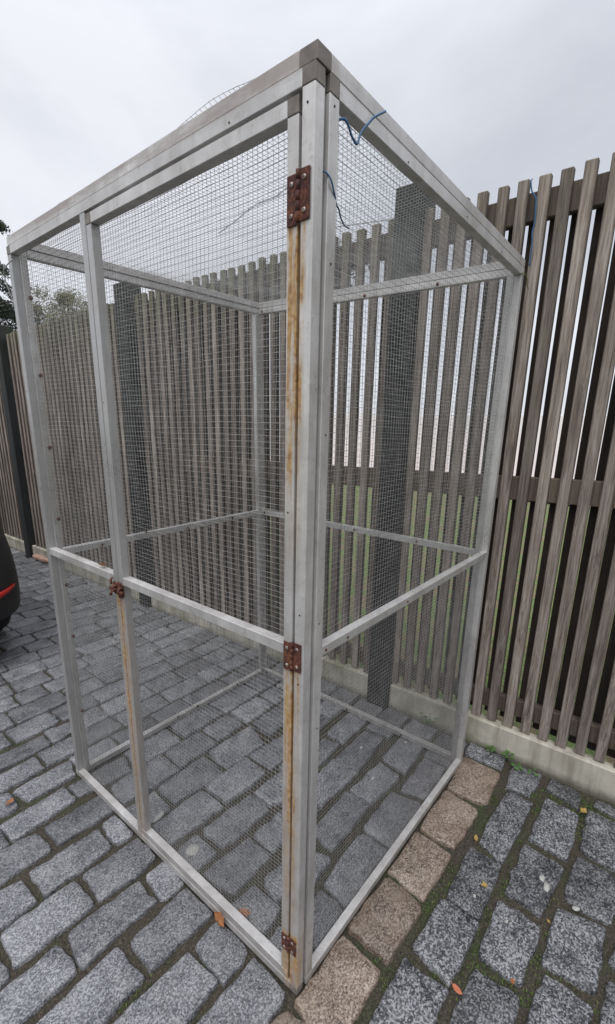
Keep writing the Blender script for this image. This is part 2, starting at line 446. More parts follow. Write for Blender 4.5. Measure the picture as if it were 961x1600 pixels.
# corners of single setts, metres on the ground
QUADS = {
  'A1': ((-0.447,0.788), (-0.229,0.786), (-0.223,0.655), (-0.454,0.660)),
  'A2': ((-0.323,0.636), (-0.099,0.622), (-0.097,0.520), (-0.334,0.515)),
  'A3': ((-0.561,0.620), (-0.358,0.624), (-0.341,0.520), (-0.546,0.510)),
  'A4': ((-0.520,0.472), (-0.242,0.489), (-0.237,0.360), (-0.432,0.356)),
  'A5': ((-0.481,0.938), (-0.338,0.920), (-0.338,0.813), (-0.481,0.812)),
  'B6': ((-0.315,0.929), (-0.084,0.920), (-0.086,0.808), (-0.308,0.809)),
  'B1': ((-0.272,1.633), (0.014,1.634), (0.007,1.539), (-0.255,1.530)),
  'B2': ((0.029,1.653), (0.148,1.637), (0.158,1.557), (0.028,1.537)),
  'B3': ((-0.055,1.516), (0.099,1.515), (0.091,1.402), (-0.053,1.404)),
  'B4': ((-0.302,1.492), (-0.072,1.505), (-0.073,1.398), (-0.293,1.390)),
  'B5': ((-0.216,1.356), (0.015,1.362), (-0.005,1.259), (-0.188,1.254)),
  'B7': ((-0.305,1.216), (-0.069,1.222), (-0.067,1.121), (-0.298,1.106)),
  'B8': ((-0.054,1.211), (0.186,1.200), (0.166,1.093), (-0.055,1.126)),
  'B10': ((-0.206,1.076), (0.006,1.071), (0.011,0.955), (-0.201,0.962)),
  'B12': ((-0.062,0.927), (-0.007,0.929), (-0.007,0.794), (-0.066,0.805)),
  'B13': ((-0.199,0.782), (-0.005,0.771), (-0.004,0.650), (-0.210,0.656)),
  'B14': ((-0.459,1.111), (-0.229,1.076), (-0.229,0.962), (-0.435,0.962)),
  'B15': ((-0.327,1.406), (-0.225,1.362), (-0.232,1.256), (-0.340,1.257)),
  'D1': ((0.054,1.076), (0.308,1.088), (0.298,0.943), (0.042,0.955)),
  'D2': ((0.175,0.926), (0.420,0.931), (0.409,0.775), (0.175,0.803)),
  'D3': ((0.328,1.080), (0.512,1.083), (0.519,0.948), (0.310,0.952)),
  'D4': ((0.446,0.934), (0.714,0.922), (0.661,0.781), (0.439,0.784)),
  'D5': ((0.566,0.775), (0.797,0.748), (0.776,0.628), (0.559,0.642)),
  'D6': ((0.309,0.781), (0.540,0.773), (0.530,0.638), (0.315,0.649)),
  'D7': ((0.057,0.773), (0.289,0.777), (0.294,0.643), (0.049,0.660)),
  'D8': ((0.025,0.920), (0.159,0.918), (0.150,0.795), (0.026,0.788)),
  'D9': ((0.039,0.618), (0.141,0.618), (0.140,0.501), (0.046,0.501)),
  'D10': ((0.051,0.478), (0.255,0.462), (0.257,0.347), (0.070,0.348)),
  'D11': ((0.171,0.615), (0.399,0.607), (0.394,0.493), (0.162,0.500)),
  'D12': ((0.418,0.598), (0.577,0.591), (0.552,0.452), (0.416,0.497)),
  'D13': ((0.274,0.460), (0.423,0.452), (0.424,0.346), (0.268,0.354)),
  'C2': ((-0.071,0.618), (0.021,0.615), (-0.002,0.497), (-0.082,0.508)),
  'C3': ((-0.212,0.474), (-0.007,0.482), (-0.007,0.350), (-0.221,0.361)),
  'C4': ((-0.101,0.321), (-0.002,0.322), (-0.012,0.185), (-0.108,0.182)),
  'C5': ((-0.375,0.335), (-0.121,0.319), (-0.115,0.197), (-0.304,0.188)),
  'C6': ((0.044,0.327), (0.139,0.315), (0.140,0.196), (0.046,0.188)),
  'C7': ((-0.258,0.169), (-0.009,0.162), (-0.016,0.037), (-0.183,0.027)),
  'C8': ((0.171,0.302), (0.256,0.300), (0.258,0.215), (0.147,0.223)),
  'P1': ((-0.013,0.006), (0.196,0.001), (0.192,-0.134), (-0.055,-0.137)),
  'P0': ((-0.124,0.031), (-0.042,0.010), (-0.030,-0.055), (-0.111,-0.033)),
  'T2': ((0.231,0.001), (0.447,-0.002), (0.435,-0.143), (0.222,-0.136)),
  'T3': ((0.469,-0.001), (0.676,-0.004), (0.666,-0.142), (0.457,-0.137)),
  'T4': ((0.698,-0.003), (0.946,-0.003), (0.929,-0.149), (0.702,-0.139)),
  'T5': ((0.959,-0.004), (1.190,0.010), (1.191,-0.152), (0.972,-0.157)),
  'G6': ((1.216,0.015), (1.311,0.023), (1.310,-0.137), (1.221,-0.145)),
  'G7': ((1.130,-0.194), (1.293,-0.181), (1.298,-0.300), (1.138,-0.284)),
  'G8': ((0.786,-0.199), (1.118,-0.207), (1.106,-0.305), (0.760,-0.293)),
  'I9': ((0.925,-0.340), (1.169,-0.340), (1.161,-0.461), (0.917,-0.466)),
  'I10': ((1.228,-0.332), (1.300,-0.335), (1.293,-0.449), (1.199,-0.455)),
  'I11': ((1.255,-0.496), (1.299,-0.504), (1.295,-0.590), (1.240,-0.585)),
  'I12': ((0.996,-0.493), (1.218,-0.486), (1.210,-0.612), (0.975,-0.614)),
  'F13': ((0.753,-0.484), (0.954,-0.491), (0.947,-0.627), (0.756,-0.619)),
  'Z14': ((0.655,-0.332), (0.884,-0.334), (0.874,-0.468), (0.647,-0.441)),
  'Z15': ((0.517,-0.186), (0.743,-0.183), (0.745,-0.295), (0.510,-0.295)),
  'F16': ((0.406,-0.333), (0.609,-0.323), (0.609,-0.450), (0.406,-0.446)),
  'Z17': ((0.312,-0.173), (0.502,-0.182), (0.501,-0.302), (0.286,-0.293)),
  'F18': ((0.500,-0.477), (0.704,-0.477), (0.734,-0.607), (0.524,-0.608)),
  'Z19': ((0.156,-0.327), (0.367,-0.335), (0.378,-0.454), (0.214,-0.445)),
  'Z20': ((0.259,-0.481), (0.481,-0.492), (0.476,-0.612), (0.323,-0.595)),
  'Z21': ((0.624,-0.625), (0.710,-0.639), (0.719,-0.716), (0.627,-0.704)),
  'Z22': ((0.406,-0.630), (0.577,-0.632), (0.590,-0.717), (0.426,-0.702)),
  'E23': ((0.010,-0.170), (0.261,-0.170), (0.268,-0.295), (0.092,-0.298)),
  'J1': ((0.800,0.458), (1.049,0.461), (1.064,0.361), (0.796,0.335)),
  'J2': ((0.911,0.596), (1.114,0.606), (1.128,0.492), (0.907,0.492)),
  'J3': ((0.736,0.575), (0.887,0.587), (0.887,0.497), (0.712,0.492)),
  'J4': ((0.615,0.459), (0.795,0.464), (0.788,0.334), (0.534,0.345)),
  'J5': ((0.679,0.302), (0.908,0.291), (0.887,0.180), (0.679,0.197)),
  'J6': ((0.935,0.299), (1.154,0.300), (1.160,0.185), (0.916,0.172)),
  'J8': ((0.820,0.140), (1.068,0.150), (1.062,0.047), (0.850,0.039)),
  'K1': ((0.426,0.300), (0.659,0.308), (0.673,0.198), (0.404,0.195)),
  'K2': ((0.562,0.165), (0.788,0.164), (0.806,0.039), (0.554,0.037)),
  'K3': ((0.291,0.142), (0.538,0.160), (0.544,0.038), (0.276,0.042)),
  'K4': ((0.170,0.141), (0.267,0.140), (0.266,0.038), (0.112,0.038)),
  'K5': ((0.313,0.232), (0.370,0.227), (0.377,0.179), (0.281,0.171)),
}

# ================================================================= SETTING: ground
def sheet(name, x0, x1, y0, y1, z, mat, nx=1, ny=1, h=None):
    b = MB(); vs = []; fs = []
    for j in range(ny + 1):
        for i in range(nx + 1):
            X = x0 + (x1 - x0) * i / nx; Y = y0 + (y1 - y0) * j / ny
            vs.append((X, Y, z + (h(X, Y) if h else 0)))
    for j in range(ny):
        for i in range(nx):
            a = j * (nx + 1) + i; fs.append((a, a + 1, a + nx + 2, a + nx + 1))
    b.add(vs, fs, h is not None)
    return b.build(name, mat)
ground = tag(sheet('ground', -300, 300, -300, 300, -0.06, MAT['lawn']), kind='structure')
lawn = tag(sheet('lawn', 1.36, 12, -9, 16, -0.02, MAT['lawn'], 90, 120,
                 lambda x, y: .03 * noise.noise(Vector((x * .8, y * .8, 0))) + .015 * noise.noise(Vector((x * 4, y * 4, 3)))), kind='structure')
pave = tag(sheet('pavement', -4.2, 1.345, -3.2, 9.2, -0.009, MAT['soil'], 220, 420,
                 lambda x, y: .006 * noise.noise(Vector((x * 7, y * 7, 0))) + .004 * noise.noise(Vector((x * 30, y * 30, 5)))), kind='structure')

TAN = {'P1', 'P0', 'T2', 'T3', 'T4', 'T5'}
def stone_mesh(q, n_side=6, h=0.0, lod=1):
    """an irregular sett on the quad q: rounded outline, worn edge, slightly domed top; coordinates relative to its centre"""
    cx = sum(p[0] for p in q) / 4; cy = sum(p[1] for p in q) / 4
    P = [Vector((p[0] - cx, p[1] - cy)) for p in q]
    seed = random.random() * 100
    outl = []
    for k in range(4):
        a, b, c = P[k - 1], P[k], P[(k + 1) % 4]
        rad = random.uniform(.005, .017)
        d1 = (a - b).normalized(); d2 = (c - b).normalized()
        p1 = b + d1 * rad; p2 = b + d2 * rad
        nseg = 3 if lod else 1
        for i in range(nseg + 1):
            t = i / nseg
            outl.append((1 - t) ** 2 * p1 + 2 * t * (1 - t) * b + t * t * p2 if nseg > 1 else (p1 if i == 0 else p2))
        if lod:
            nx = c + (P[(k + 2) % 4] - c).normalized() * 0
            e = (c - b)
            m_ = max(2, int(e.length / .028))
            for i in range(1, m_):
                t = i / m_
                if t * e.length > rad * 1.2 and (1 - t) * e.length > .024:
                    outl.append(b + e * t)
    N = len(outl)
    def wob(p, s, a):
        return a * noise.noise(Vector((p.x * s + seed, p.y * s, seed)))
    o2 = []
    for p in outl:
        r = p.length or 1
        o2.append(p * (1 + (wob(p, 26, .009) + wob(p, 90, .006)) / r) if lod else p * (1 + wob(p, 26, .006) / r))
    rings = [(1.0, .006, -.02), (1.0, .0035, -.003), (1.0, .0012, .0034), (1.0, -.003, .0055)]
    if lod: rings.append((.55, 0, .0068))
    vs = []; fs = []
    for (sc, off, z) in rings:
        for p in o2:
            r = p.length or 1
            pp = p * sc * (1 + off / r)
            zz = z + h
            if z > 0: zz += wob(pp, 30, .002) + wob(pp, 90, .0012)
            vs.append((pp.x, pp.y, zz))
    vs.append((0, 0, h + .0072 + wob(Vector((0, 0)), 30, .002)))
    for j in range(len(rings) - 1):
        for i in range(N):
            i2 = (i + 1) % N
            fs.append((j * N + i, j * N + i2, (j + 1) * N + i2, (j + 1) * N + i))
    j = len(rings) - 1
    for i in range(N): fs.append((j * N + i, j * N + (i + 1) % N, len(vs) - 1))
    # orient: quads were given clockwise or not
    A = sum(o2[i].x * o2[(i + 1) % N].y - o2[(i + 1) % N].x * o2[i].y for i in range(N))
    if A < 0: fs = [f[::-1] for f in fs]
    return (cx, cy), vs, fs

ROWS = [-.70 - .152 * i for i in range(16)][::-1] + [-.548, -.393, -.238, -.070, .096, .256, .408, .558, .712, .862, 1.015, 1.162, 1.31, 1.455, 1.592]
while ROWS[-1] < 8.9: ROWS.append(ROWS[-1] + .149 + random.uniform(-.003, .003))
byrow = {}
for k, q in QUADS.items():
    c = sum(p[1] for p in q) / 4
    r = min(range(len(ROWS)), key=lambda i: abs(ROWS[i] - c))
    x0 = (q[0][0] + q[3][0]) / 2; x1 = (q[1][0] + q[2][0]) / 2
    byrow.setdefault(r, []).append((min(x0, q[3][0], q[0][0]), max(x1, q[1][0], q[2][0]), k))
stones = [(q, k in TAN) for k, q in QUADS.items()]
XL, XR = -4.1, 1.296
for r, yc in enumerate(ROWS):
    wd = .128 if r + 1 >= len(ROWS) else min(.131, (ROWS[r + 1] - yc) - .019)
    man = sorted(byrow.get(r, []))
    free = []; x = XL + random.uniform(0, .1)
    for a, b, k in man:
        if a - x > .05: free.append((x, a - .014))
        x = max(x, b + .014)
    if XR - x > .05: free.append((x, XR))
    for a, b in free:
        x = a
        while b - x > .05:
            L = random.uniform(.17, .265)
            if random.random() < .12: L = random.uniform(.09, .15)
            if b - (x + L) < .10: L = (b - x) if (b - x) < .29 else (b - x) / 2
            s = .5 * (wd + random.uniform(-.008, .004))
            j = lambda a_: random.uniform(-a_, a_)
            yj = yc + j(.004) - .02 * math.sin(x * 1.3) * (1 if yc > 2 else 0)
            q = ((x + j(.006), yj + s + j(.004)), (x + L + j(.006) - .001, yj + s + j(.004)), (x + L + j(.006) - .001, yj - s + j(.004)), (x + j(.006), yj - s + j(.004)))
            stones.append((q, r == ROWS.index(-.070) and x > -.1 and False))
            x += L + random.uniform(.012, .02)

# size each stone has in the picture; the 300 that show largest are objects, the rest one joined part
def project(p):
    d = Vector(p) - cam.matrix_world.translation
    X = d.dot(right); Y = d.dot(down); Z = d.dot(fwd)
    if Z < .05: return None
    return 480.5 + 722.3 * X / Z, 854 + 722.3 * Y / Z
def shown(q):
    pts = [project((p[0], p[1], 0)) for p in q]
    if any(p is None for p in pts): return 0
    if max(p[0] for p in pts) < 0 or min(p[0] for p in pts) > 961 or min(p[1] for p in pts) > 1600: return 0
    return abs(sum(pts[i][0] * pts[(i + 1) % 4][1] - pts[(i + 1) % 4][0] * pts[i][1] for i in range(4))) / 2
stones = sorted(((shown(q), i, q, t) for i, (q, t) in enumerate(stones)), key=lambda s: -s[0])
far = MB()
for n_, (a, i, q, t) in enumerate(stones):
    near = n_ < 296 and a > 0
    tilt = (random.uniform(-.012, .012), random.uniform(-.012, .012)); dz = random.uniform(-.002, .002)
    (cx, cy), vs, fs = stone_mesh(q, lod=1 if (near or a > 0) else 0)
    vs = [(x, y, z + dz + tilt[0] * x + tilt[1] * y) for x, y, z in vs]
    if near:
        b = MB(); b.add(vs, fs, True)
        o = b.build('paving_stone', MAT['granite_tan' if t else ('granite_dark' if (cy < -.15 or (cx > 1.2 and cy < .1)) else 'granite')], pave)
        o.location = (cx, cy, 0)
        if t: o['label'] = 'brown granite paving stone'
    else:
        far.add([(x + cx, y + cy, z) for x, y, z in vs], fs, True)
tag(far.build('paving_stones_beyond', MAT['granite_far'], pave), kind='stuff')

# pale splashes and spots lying on single stones (left on the stone tops)
def blob(name, x, y, rx, ry, ang, mat, z=.0088, parent=pave):
    b = MB(); N = 14; vs = [(0, 0, .0012)]; fs = []
    sd_ = random.random() * 50
    for i in range(N):
        t = 2 * math.pi * i / N; k = 1 + .28 * noise.noise(Vector((math.cos(t) * 1.3 + sd_, math.sin(t) * 1.3, 0)))
        vs.append((rx * k * math.cos(t), ry * k * math.sin(t), 0))
    vs += [(v[0] * 1.02, v[1] * 1.02, -.003) for v in vs[1:N + 1]]
    for i in range(N):
        i2 = (i + 1) % N
        fs += [(0, 1 + i, 1 + i2), (1 + i, 1 + N + i, 1 + N + i2, 1 + i2)]
    b.add(vs, fs, True)
    o = b.build(name, mat, parent); o.location = (x, y, z); o.rotation_euler = (0, 0, ang)
    return o
for x, y, rx, ry, a in ((.7545, -.4336, .018, .009, .2), (.779, -.415, .014, .008, .1), (.737, -.524, .011, .008, -.9), (.556, -.366, .005, .004, 0), (.089, .575, .026, .022, .5), (.095, .79, .030, .011, .3),
                        (.93, .405, .008, .006, 0), (.80, .262, .014, .007, .4), (1.10, .262, .007, .006, 0), (.57, -.26, .006, .0045, .3), (-.21, 1.63, .03, .012, .2), (-.3, 1.6, .014, .008, 0)):
    blob('pale_spot', x, y, rx, ry, a, MAT['lichen'])

# moss in the joints
polys = [np.array(q) for a, i, q, t in stones if -1.2 < q[0][0] < 1.4 and -1.0 < q[0][1] < 3.2]
def in_stone(X, Y):
    ins = np.zeros(len(X), bool)
    for q in polys:
        c = q.mean(0)
        m = (abs(X - c[0]) < .2) & (abs(Y - c[1]) < .1)
        if not m.any(): continue
        s1 = np.ones(m.sum(), bool); s2 = np.ones(m.sum(), bool)
        for k in range(4):
            p, r = q[k], q[(k + 1) % 4]
            cr_ = (r[0] - p[0]) * (Y[m] - p[1]) - (r[1] - p[1]) * (X[m] - p[0])
            s1 &= cr_ > 0; s2 &= cr_ < 0
        ins[np.where(m)[0][s1 | s2]] = True
    return ins
rs = np.random.RandomState(3)
n_try = 90000
MX = rs.uniform(-.7, 1.29, n_try); MY = rs.uniform(-.8, 2.4, n_try)
keep = ~in_stone(MX, MY)
MX, MY = MX[keep], MY[keep]
b = MB(); cnt = 0
for X, Y in zip(MX, MY):
    dens = noise.noise(Vector((X * 5.5, Y * 5.5, 1.7))) + .45 * noise.noise(Vector((X * 17, Y * 17, 4)))
    zone = .17 if (Y < -.02 and X > .15) else (-.25 if Y < .9 else -.35)
    if X > 1.2: zone += .05
    if dens + zone < rs.uniform(.1, .5): continue
    z0 = -.009
    for _ in range(3):
        a = rs.uniform(0, 6.28); l = rs.uniform(.003, .010); wdt = rs.uniform(.0008, .0016)
        dx, dy = math.cos(a), math.sin(a); px, py = X + rs.uniform(-.004, .004), Y + rs.uniform(-.004, .004)
        b.add([(px - dy * wdt, py + dx * wdt, z0), (px + dy * wdt, py - dx * wdt, z0), (px + dx * l * .55, py + dy * l * .55, z0 + l)], [(0, 1, 2)])
    cnt += 1
tag(b.build('moss', MAT['moss']), 'green moss growing in the joints between the paving stones', 'moss', kind='stuff')

# the cage stands just clear of the stones
pave.location.z = -.006
bpy.data.objects['moss'].location.z = -.006

# ================================================================= the fence
fence = empty('slatted_fence', (1.311, .039, 0), math.atan2(-.9997, .0245))
tag(fence, 'tall weathered grey wooden slat fence on a concrete kerb with black posts', 'fence')
SL = .023
def linked(me, name, parent, loc, rot=(0, 0, 0)):
    o = bpy.data.objects.new(name, me); C.objects.link(o); o.parent = parent; o.location = loc; o.rotation_euler = rot
    return o
def slat_mesh(name, mat, hgt, wd, th):
    b = MB(); b.box(-wd / 2, wd / 2, 0, th, 0, hgt, .003)
    o = b.build(name, mat); me = o.data
    bpy.data.objects.remove(o)
    return me
bays = [(-.4213, .0726, 28), (-.593, -.0767, 26), (-2.745, -.0767, 26), (-4.90, -.0767, 26), (1.78, .0726, 24)]
meshes = {}
for bi, (s0, dp, n) in enumerate(bays):
    for k in range(n):
        s = s0 + dp * k + random.uniform(-.0025, .0025)
        top = 2.338 + SL * s + random.uniform(-.004, .004)
        hh = round(top - .138, 2)
        wd = random.choice((.0375, .039, .0405))
        key = (hh, wd)
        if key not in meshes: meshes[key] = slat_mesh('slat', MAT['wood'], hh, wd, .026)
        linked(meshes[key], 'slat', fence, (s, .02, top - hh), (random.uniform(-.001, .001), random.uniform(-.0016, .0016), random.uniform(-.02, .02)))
        sb = s0 + dp * k + (.038 if dp > 0 else .0385)
        hb = round(top - .20, 2); kb = ('b', hb)
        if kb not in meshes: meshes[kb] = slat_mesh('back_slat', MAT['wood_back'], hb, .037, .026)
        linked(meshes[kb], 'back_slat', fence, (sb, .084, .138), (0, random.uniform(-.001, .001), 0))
posts = [-.492, -2.645, -4.80, -6.95, 1.66, 3.52]
bounds = [(-.432, 1.60), (-2.585, -.552), (-4.74, -2.705), (-6.89, -4.86), (1.72, 3.46)]
for (a, c_) in bounds:
    m = (a + c_) / 2; L = c_ - a
    for zc, hh in ((2.253, .095), (1.222, .097), (.225, .08)):
        b = MB(); b.box(-L / 2, L / 2, 0, .036, -hh / 2, hh / 2, .003)
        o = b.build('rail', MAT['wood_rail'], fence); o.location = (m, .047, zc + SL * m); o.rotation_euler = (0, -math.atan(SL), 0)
    b = MB(); b.box(-L / 2, L / 2, 0, .055, -.1, .135, .006)
    o = b.build('kerb_board', MAT['kerb'], fence); o.location = (m, 0, 0)
for s in posts:
    b = MB(); top = 2.425 + SL * s
    b.box(-.0595, .0595, -.03, .115, -.1, top, .005)
    o = b.build('post', MAT['post'], fence); o.location = (s, 0, 0)

# ================================================================= the cage
cage = empty('wire_cage')
tag(cage, 'tall aluminium framed cage with galvanised wire netting and a hinged door', 'cage')
W, D, H = 1.2564, 1.1446, 2.004
OFF = {(0, 0, 0): (-.005, .006, 0), (0, 0, 1): (-.003, -.002, .007), (0, 1, 0): (-.001, 0, -.001), (0, 1, 1): (.004, 0, -.006),
       (1, 0, 0): (.001, .001, .002), (1, 0, 1): (.003, -.001, -.011), (1, 1, 0): (.002, -.006, -.004), (1, 1, 1): (-.005, .002, .008)}
def warp(p):
    """the frame is a little out of square"""
    u, v, w_ = p[0] / D, p[1] / W, p[2] / H
    o = Vector((0, 0, 0))
    for (i, j, k), d in OFF.items():
        o += Vector(d) * ((u if i else 1 - u) * (v if j else 1 - v) * (w_ if k else 1 - w_))
    return Vector(p) + o
G = .0003
def bar(name, x0, x1, y0, y1, z0, z1, mat='alu', tone=None):
    # long bars get cross-cuts so that the slight warp bends them
    b = MB(); b.box(x0 + G, x1 - G, y0 + G, y1 - G, z0 + G, z1 - G, .001)
    o = b.build(name, MAT[mat], cage, warp)
    t_ = random.uniform(0, .3) if tone is None else tone
    o.color = (t_, t_, t_, 1)
    return o
T = .025
CB = 'plastic'
# front panel (plane x = 0): near post, far stile, mullion, rails, plastic corner blocks
FY0, FY1 = .003, W
bar('stile', 0, T, FY0, FY0 + T + .002, T, H - T)
bar('stile', 0, T, FY1 - T, FY1, T, H - T, tone=.85)
bar('stile', 0, T, .7455, .771, T, H - T, tone=.75)
for z0 in (0, H - T):
    bar('rail', 0, T, FY0 + T + .002, FY1 - T, z0, z0 + T)
    bar('corner_block', -.0005, T, FY0 - .0005, FY0 + T + .0025, z0 - (.0 if z0 == 0 else .0), z0 + T, CB)
    bar('corner_block', -.0005, T, FY1 - T, FY1 + .0005, z0, z0 + T, CB if z0 else 'alu')
bar('rail', 0, T, .771, FY1 - T, .988, .988 + T)
# door
DZ0, DZ1 = .0305, 1.973
bar('door_stile', 0, T, .036, .061, DZ0 + T, DZ1 - T)
bar('door_stile', 0, T, .7175, .7425, DZ0 + T, DZ1 - T, tone=.7)
for z0, mb in ((DZ0, 'alu'), (DZ1 - T, CB)):
    bar('door_rail', 0, T, .061, .7175, z0, z0 + T)
    bar('corner_block', -.0005, T, .036, .061, z0, z0 + T, mb)
    bar('corner_block', -.0005, T, .7175, .7425, z0, z0 + T, mb)
bar('door_rail', 0, T, .061, .7175, .988, .988 + T)
# side panel (plane y = 0)
SX0, SX1 = .035, D
bar('filler_strip', T, .0345, .009, .03, 0, H - .002, tone=.9)
for z0 in (0, H - T):
    bar('rail', SX0 + T + .002, SX1 - T, 0.001, T, z0, z0 + T)
    bar('corner_block', SX0, SX0 + T + .002, 0.0005, T, z0, z0 + T, CB if z0 else 'alu')
    bar('corner_block', SX1 - T, SX1, 0.0005, T, z0, z0 + T, 'alu')
bar('stile', SX0, SX0 + T + .002, .001, T, T, H - T)
bar('stile', SX1 - T, SX1, .001, T, T, H - T)
bar('rail', SX0 + T + .002, SX1 - T, .001, T, .977, 1.0)
# back panel (plane x = D) and far panel (plane y = W)
for z0 in (0, H - T):
    bar('rail', D - T, D, T * 2, W - T, z0, z0 + T)
    bar('rail', T * 2, D - T, W - T, W, z0, z0 + T)
bar('stile', D - T, D, T, T * 2, 0, H)
bar('stile', D - T, D, W - T, W, 0, H)
bar('stile', T, T * 2, W - T, W, 0, H)
bar('stile', D - T * 2, D - T, W - T, W, T, H - T)
bar('rail', D - T, D, T * 2, W - T, .975, 1.0)
bar('rail', T * 2, D - T * 2, W - T, W, .975, 1.0)
# roof frame, lying on the panels
RZ = H + .0008
RX0, RY0 = .002, .0015
for x0 in (RX0, D - T):
    bar('roof_rail', x0, x0 + T, RY0 + T + .012, W - T - .004, RZ, RZ + T)
for y0 in (RY0, W - T - .004):
    bar('roof_rail', RX0 + T + .012, D - T, y0, y0 + T, RZ, RZ + T)
bar('corner_block', RX0, RX0 + T + .012, RY0, RY0 + T + .012, RZ, RZ + T, CB)
bar('corner_block', D - T, D, RY0, RY0 + T + .012, RZ, RZ + T, 'alu')
bar('corner_block', RX0, RX0 + T + .012, W - T - .004, W - .004, RZ, RZ + T, 'alu')
bar('corner_block', D - T, D, W - T - .004, W - .004, RZ, RZ + T, 'alu')

def netting(o_, u, v, lu, lv, amp, r=.00051, p=.0129, bulge=None, jag=0.0, seg=.055):
    o_ = Vector(o_); u = Vector(u); v = Vector(v); nrm = u.cross(v)
    sd_ = random.random() * 40
    def disp(a, c_):
        P = o_ + u * a + v * c_
        k = Vector((a * 2.6 + sd_, c_ * 2.6, sd_))
        e = min(1, min(a, lu - a, c_, lv - c_) / .08)
        e = max(0, e)
        d = nrm * (amp * noise.noise(k) * 1.6 * e + .0012 * noise.noise(k * 7))
        d += u * .0045 * noise.noise(k * 1.7 + Vector((9, 0, 0))) + v * .0045 * noise.noise(k * 1.7 + Vector((0, 9, 0)))
        d += u * .0012 * noise.noise(k * 9 + Vector((9, 0, 0))) + v * .0012 * noise.noise(k * 9 + Vector((0, 9, 0)))
        if bulge: d += bulge(P)
        return P + d
    b = MB()
    for (la, lb, swap) in ((lu, lv, False), (lv, lu, True)):
        n = int(lb / p); ns = max(2, int(la / seg))
        for i in range(n + 1):
            c_ = i * p
            e0 = -random.uniform(0, jag) if jag else 0; e1 = la + (random.uniform(0, jag) if jag else 0)
            pts = []
            for j in range(ns + 1):
                a = e0 + (e1 - e0) * j / ns
                pts.append(disp(c_, a) if swap else disp(a, c_))
            off = nrm * (r * (1 if swap else -1) * .9)
            b.tube([q + off for q in pts], r, 3, caps=False)
    return b
def net(*a, **k):
    o = netting(*a, **k).build('wire_netting', MAT['wire'], cage, warp); o['kind'] = 'stuff'; return o
# door, fixed strip, side, back, far side, roof
net((.027, .045, .04), (0, 1, 0), (0, 0, 1), .692, 1.93, .005)
net((.027, .755, .008), (0, 1, 0), (0, 0, 1), .47, 1.98, .004)
net((.042, .027, .008), (1, 0, 0), (0, 0, 1), 1.09, 1.98, .005)
net((D - .027, .03, .008), (0, 1, 0), (0, 0, 1), 1.2, 1.98, .004)
net((.03, W - .027, .008), (1, 0, 0), (0, 0, 1), 1.09, 1.98, .004)
BY = .245
def rbulge(P):
    e = math.exp(-((P.x - .0) / .05) ** 2)
    k = math.exp(-((P.y - BY) / .085) ** 2) * .013 + math.exp(-((P.y - .88) / .05) ** 2) * .003 + math.exp(-((P.y - 1.1) / .04) ** 2) * .003
    sag = -.02 * math.sin(math.pi * min(1, max(0, P.x / D))) * math.sin(math.pi * min(1, max(0, P.y / W)))
    return Vector((0, 0, e * k + sag))
net((.008, .016, RZ + T + .0006), (1, 0, 0), (0, 1, 0), D - .022, W - .03, .010, bulge=rbulge, jag=.003, seg=.035)

for pts in ([(.30, .30, 2.036), (.32, .38, 2.028), (.335, .47, 2.034), (.36, .58, 2.026), (.40, .70, 2.03)], [(.62, .22, 2.03), (.57, .33, 2.024), (.56, .42, 2.03), (.53, .50, 2.022)]):
    b = MB()
    for ph in (0, math.pi):
        q = []
        for i in range(len(pts) - 1):
            for k in range(10):
                t = k / 10; X_ = [Vector(pts[max(0, min(len(pts) - 1, i + d_))]) for d_ in (-1, 0, 1, 2)]
                P_ = .5 * (2 * X_[1] + (X_[2] - X_[0]) * t + (2 * X_[0] - 5 * X_[1] + 4 * X_[2] - X_[3]) * t * t + (3 * X_[1] - X_[0] - 3 * X_[2] + X_[3]) * t ** 3); a = (i * 10 + k) * .9 + ph
                q.append(P_ + Vector((0, .0016 * math.cos(a), .0016 * math.sin(a))))
        b.tube(q, .0009, 4)
    b.build('loose_strand', MAT['wire'], cage)
# hinges
def disc(b, c_, nrm, r, h, n=12):
    b.tube([Vector(c_), Vector(c_) + Vector(nrm) * h * .6, Vector(c_) + Vector(nrm) * h], [r, r * .92, r * .55], n)
def hinge(zc, hh, y0=.009, y1=.0575):
    b = MB(); ym = .0325
    b.box(-.0032, -.0006, y0, ym - .003, zc - hh / 2, zc + hh / 2, .0006)
    b.box(-.0032, -.0006, ym + .003, y1, zc - hh / 2 - .004, zc + hh / 2 - .004, .0006)
    for k in range(5):
        a = zc - hh / 2 + hh * k / 5
        b.tube([(-.0035, ym, a + .0006), (-.0035, ym, a + hh / 5 - .0006)], .0042, 10)
    h = b.build('hinge', MAT['rust'], cage, warp)
    for y in (y0 + .010, y1 - .011):
        for z in (zc - hh * .31, zc + hh * .31):
            s = MB(); disc(s, (-.0032, y, z - (.004 if y > ym else 0)), (-1, 0, 0), .0042, .0026)
            so = s.build('screw', MAT['screw'], h, warp)
            s = MB(); disc(s, (-.0058, y, z - (.004 if y > ym else 0)), (-1, 0, 0), .0013, .0004, 8)
            s.build('screw_recess', MAT['hole'], h, warp)
hinge(1.832, .074); hinge(.992, .066); hinge(.163, .05)

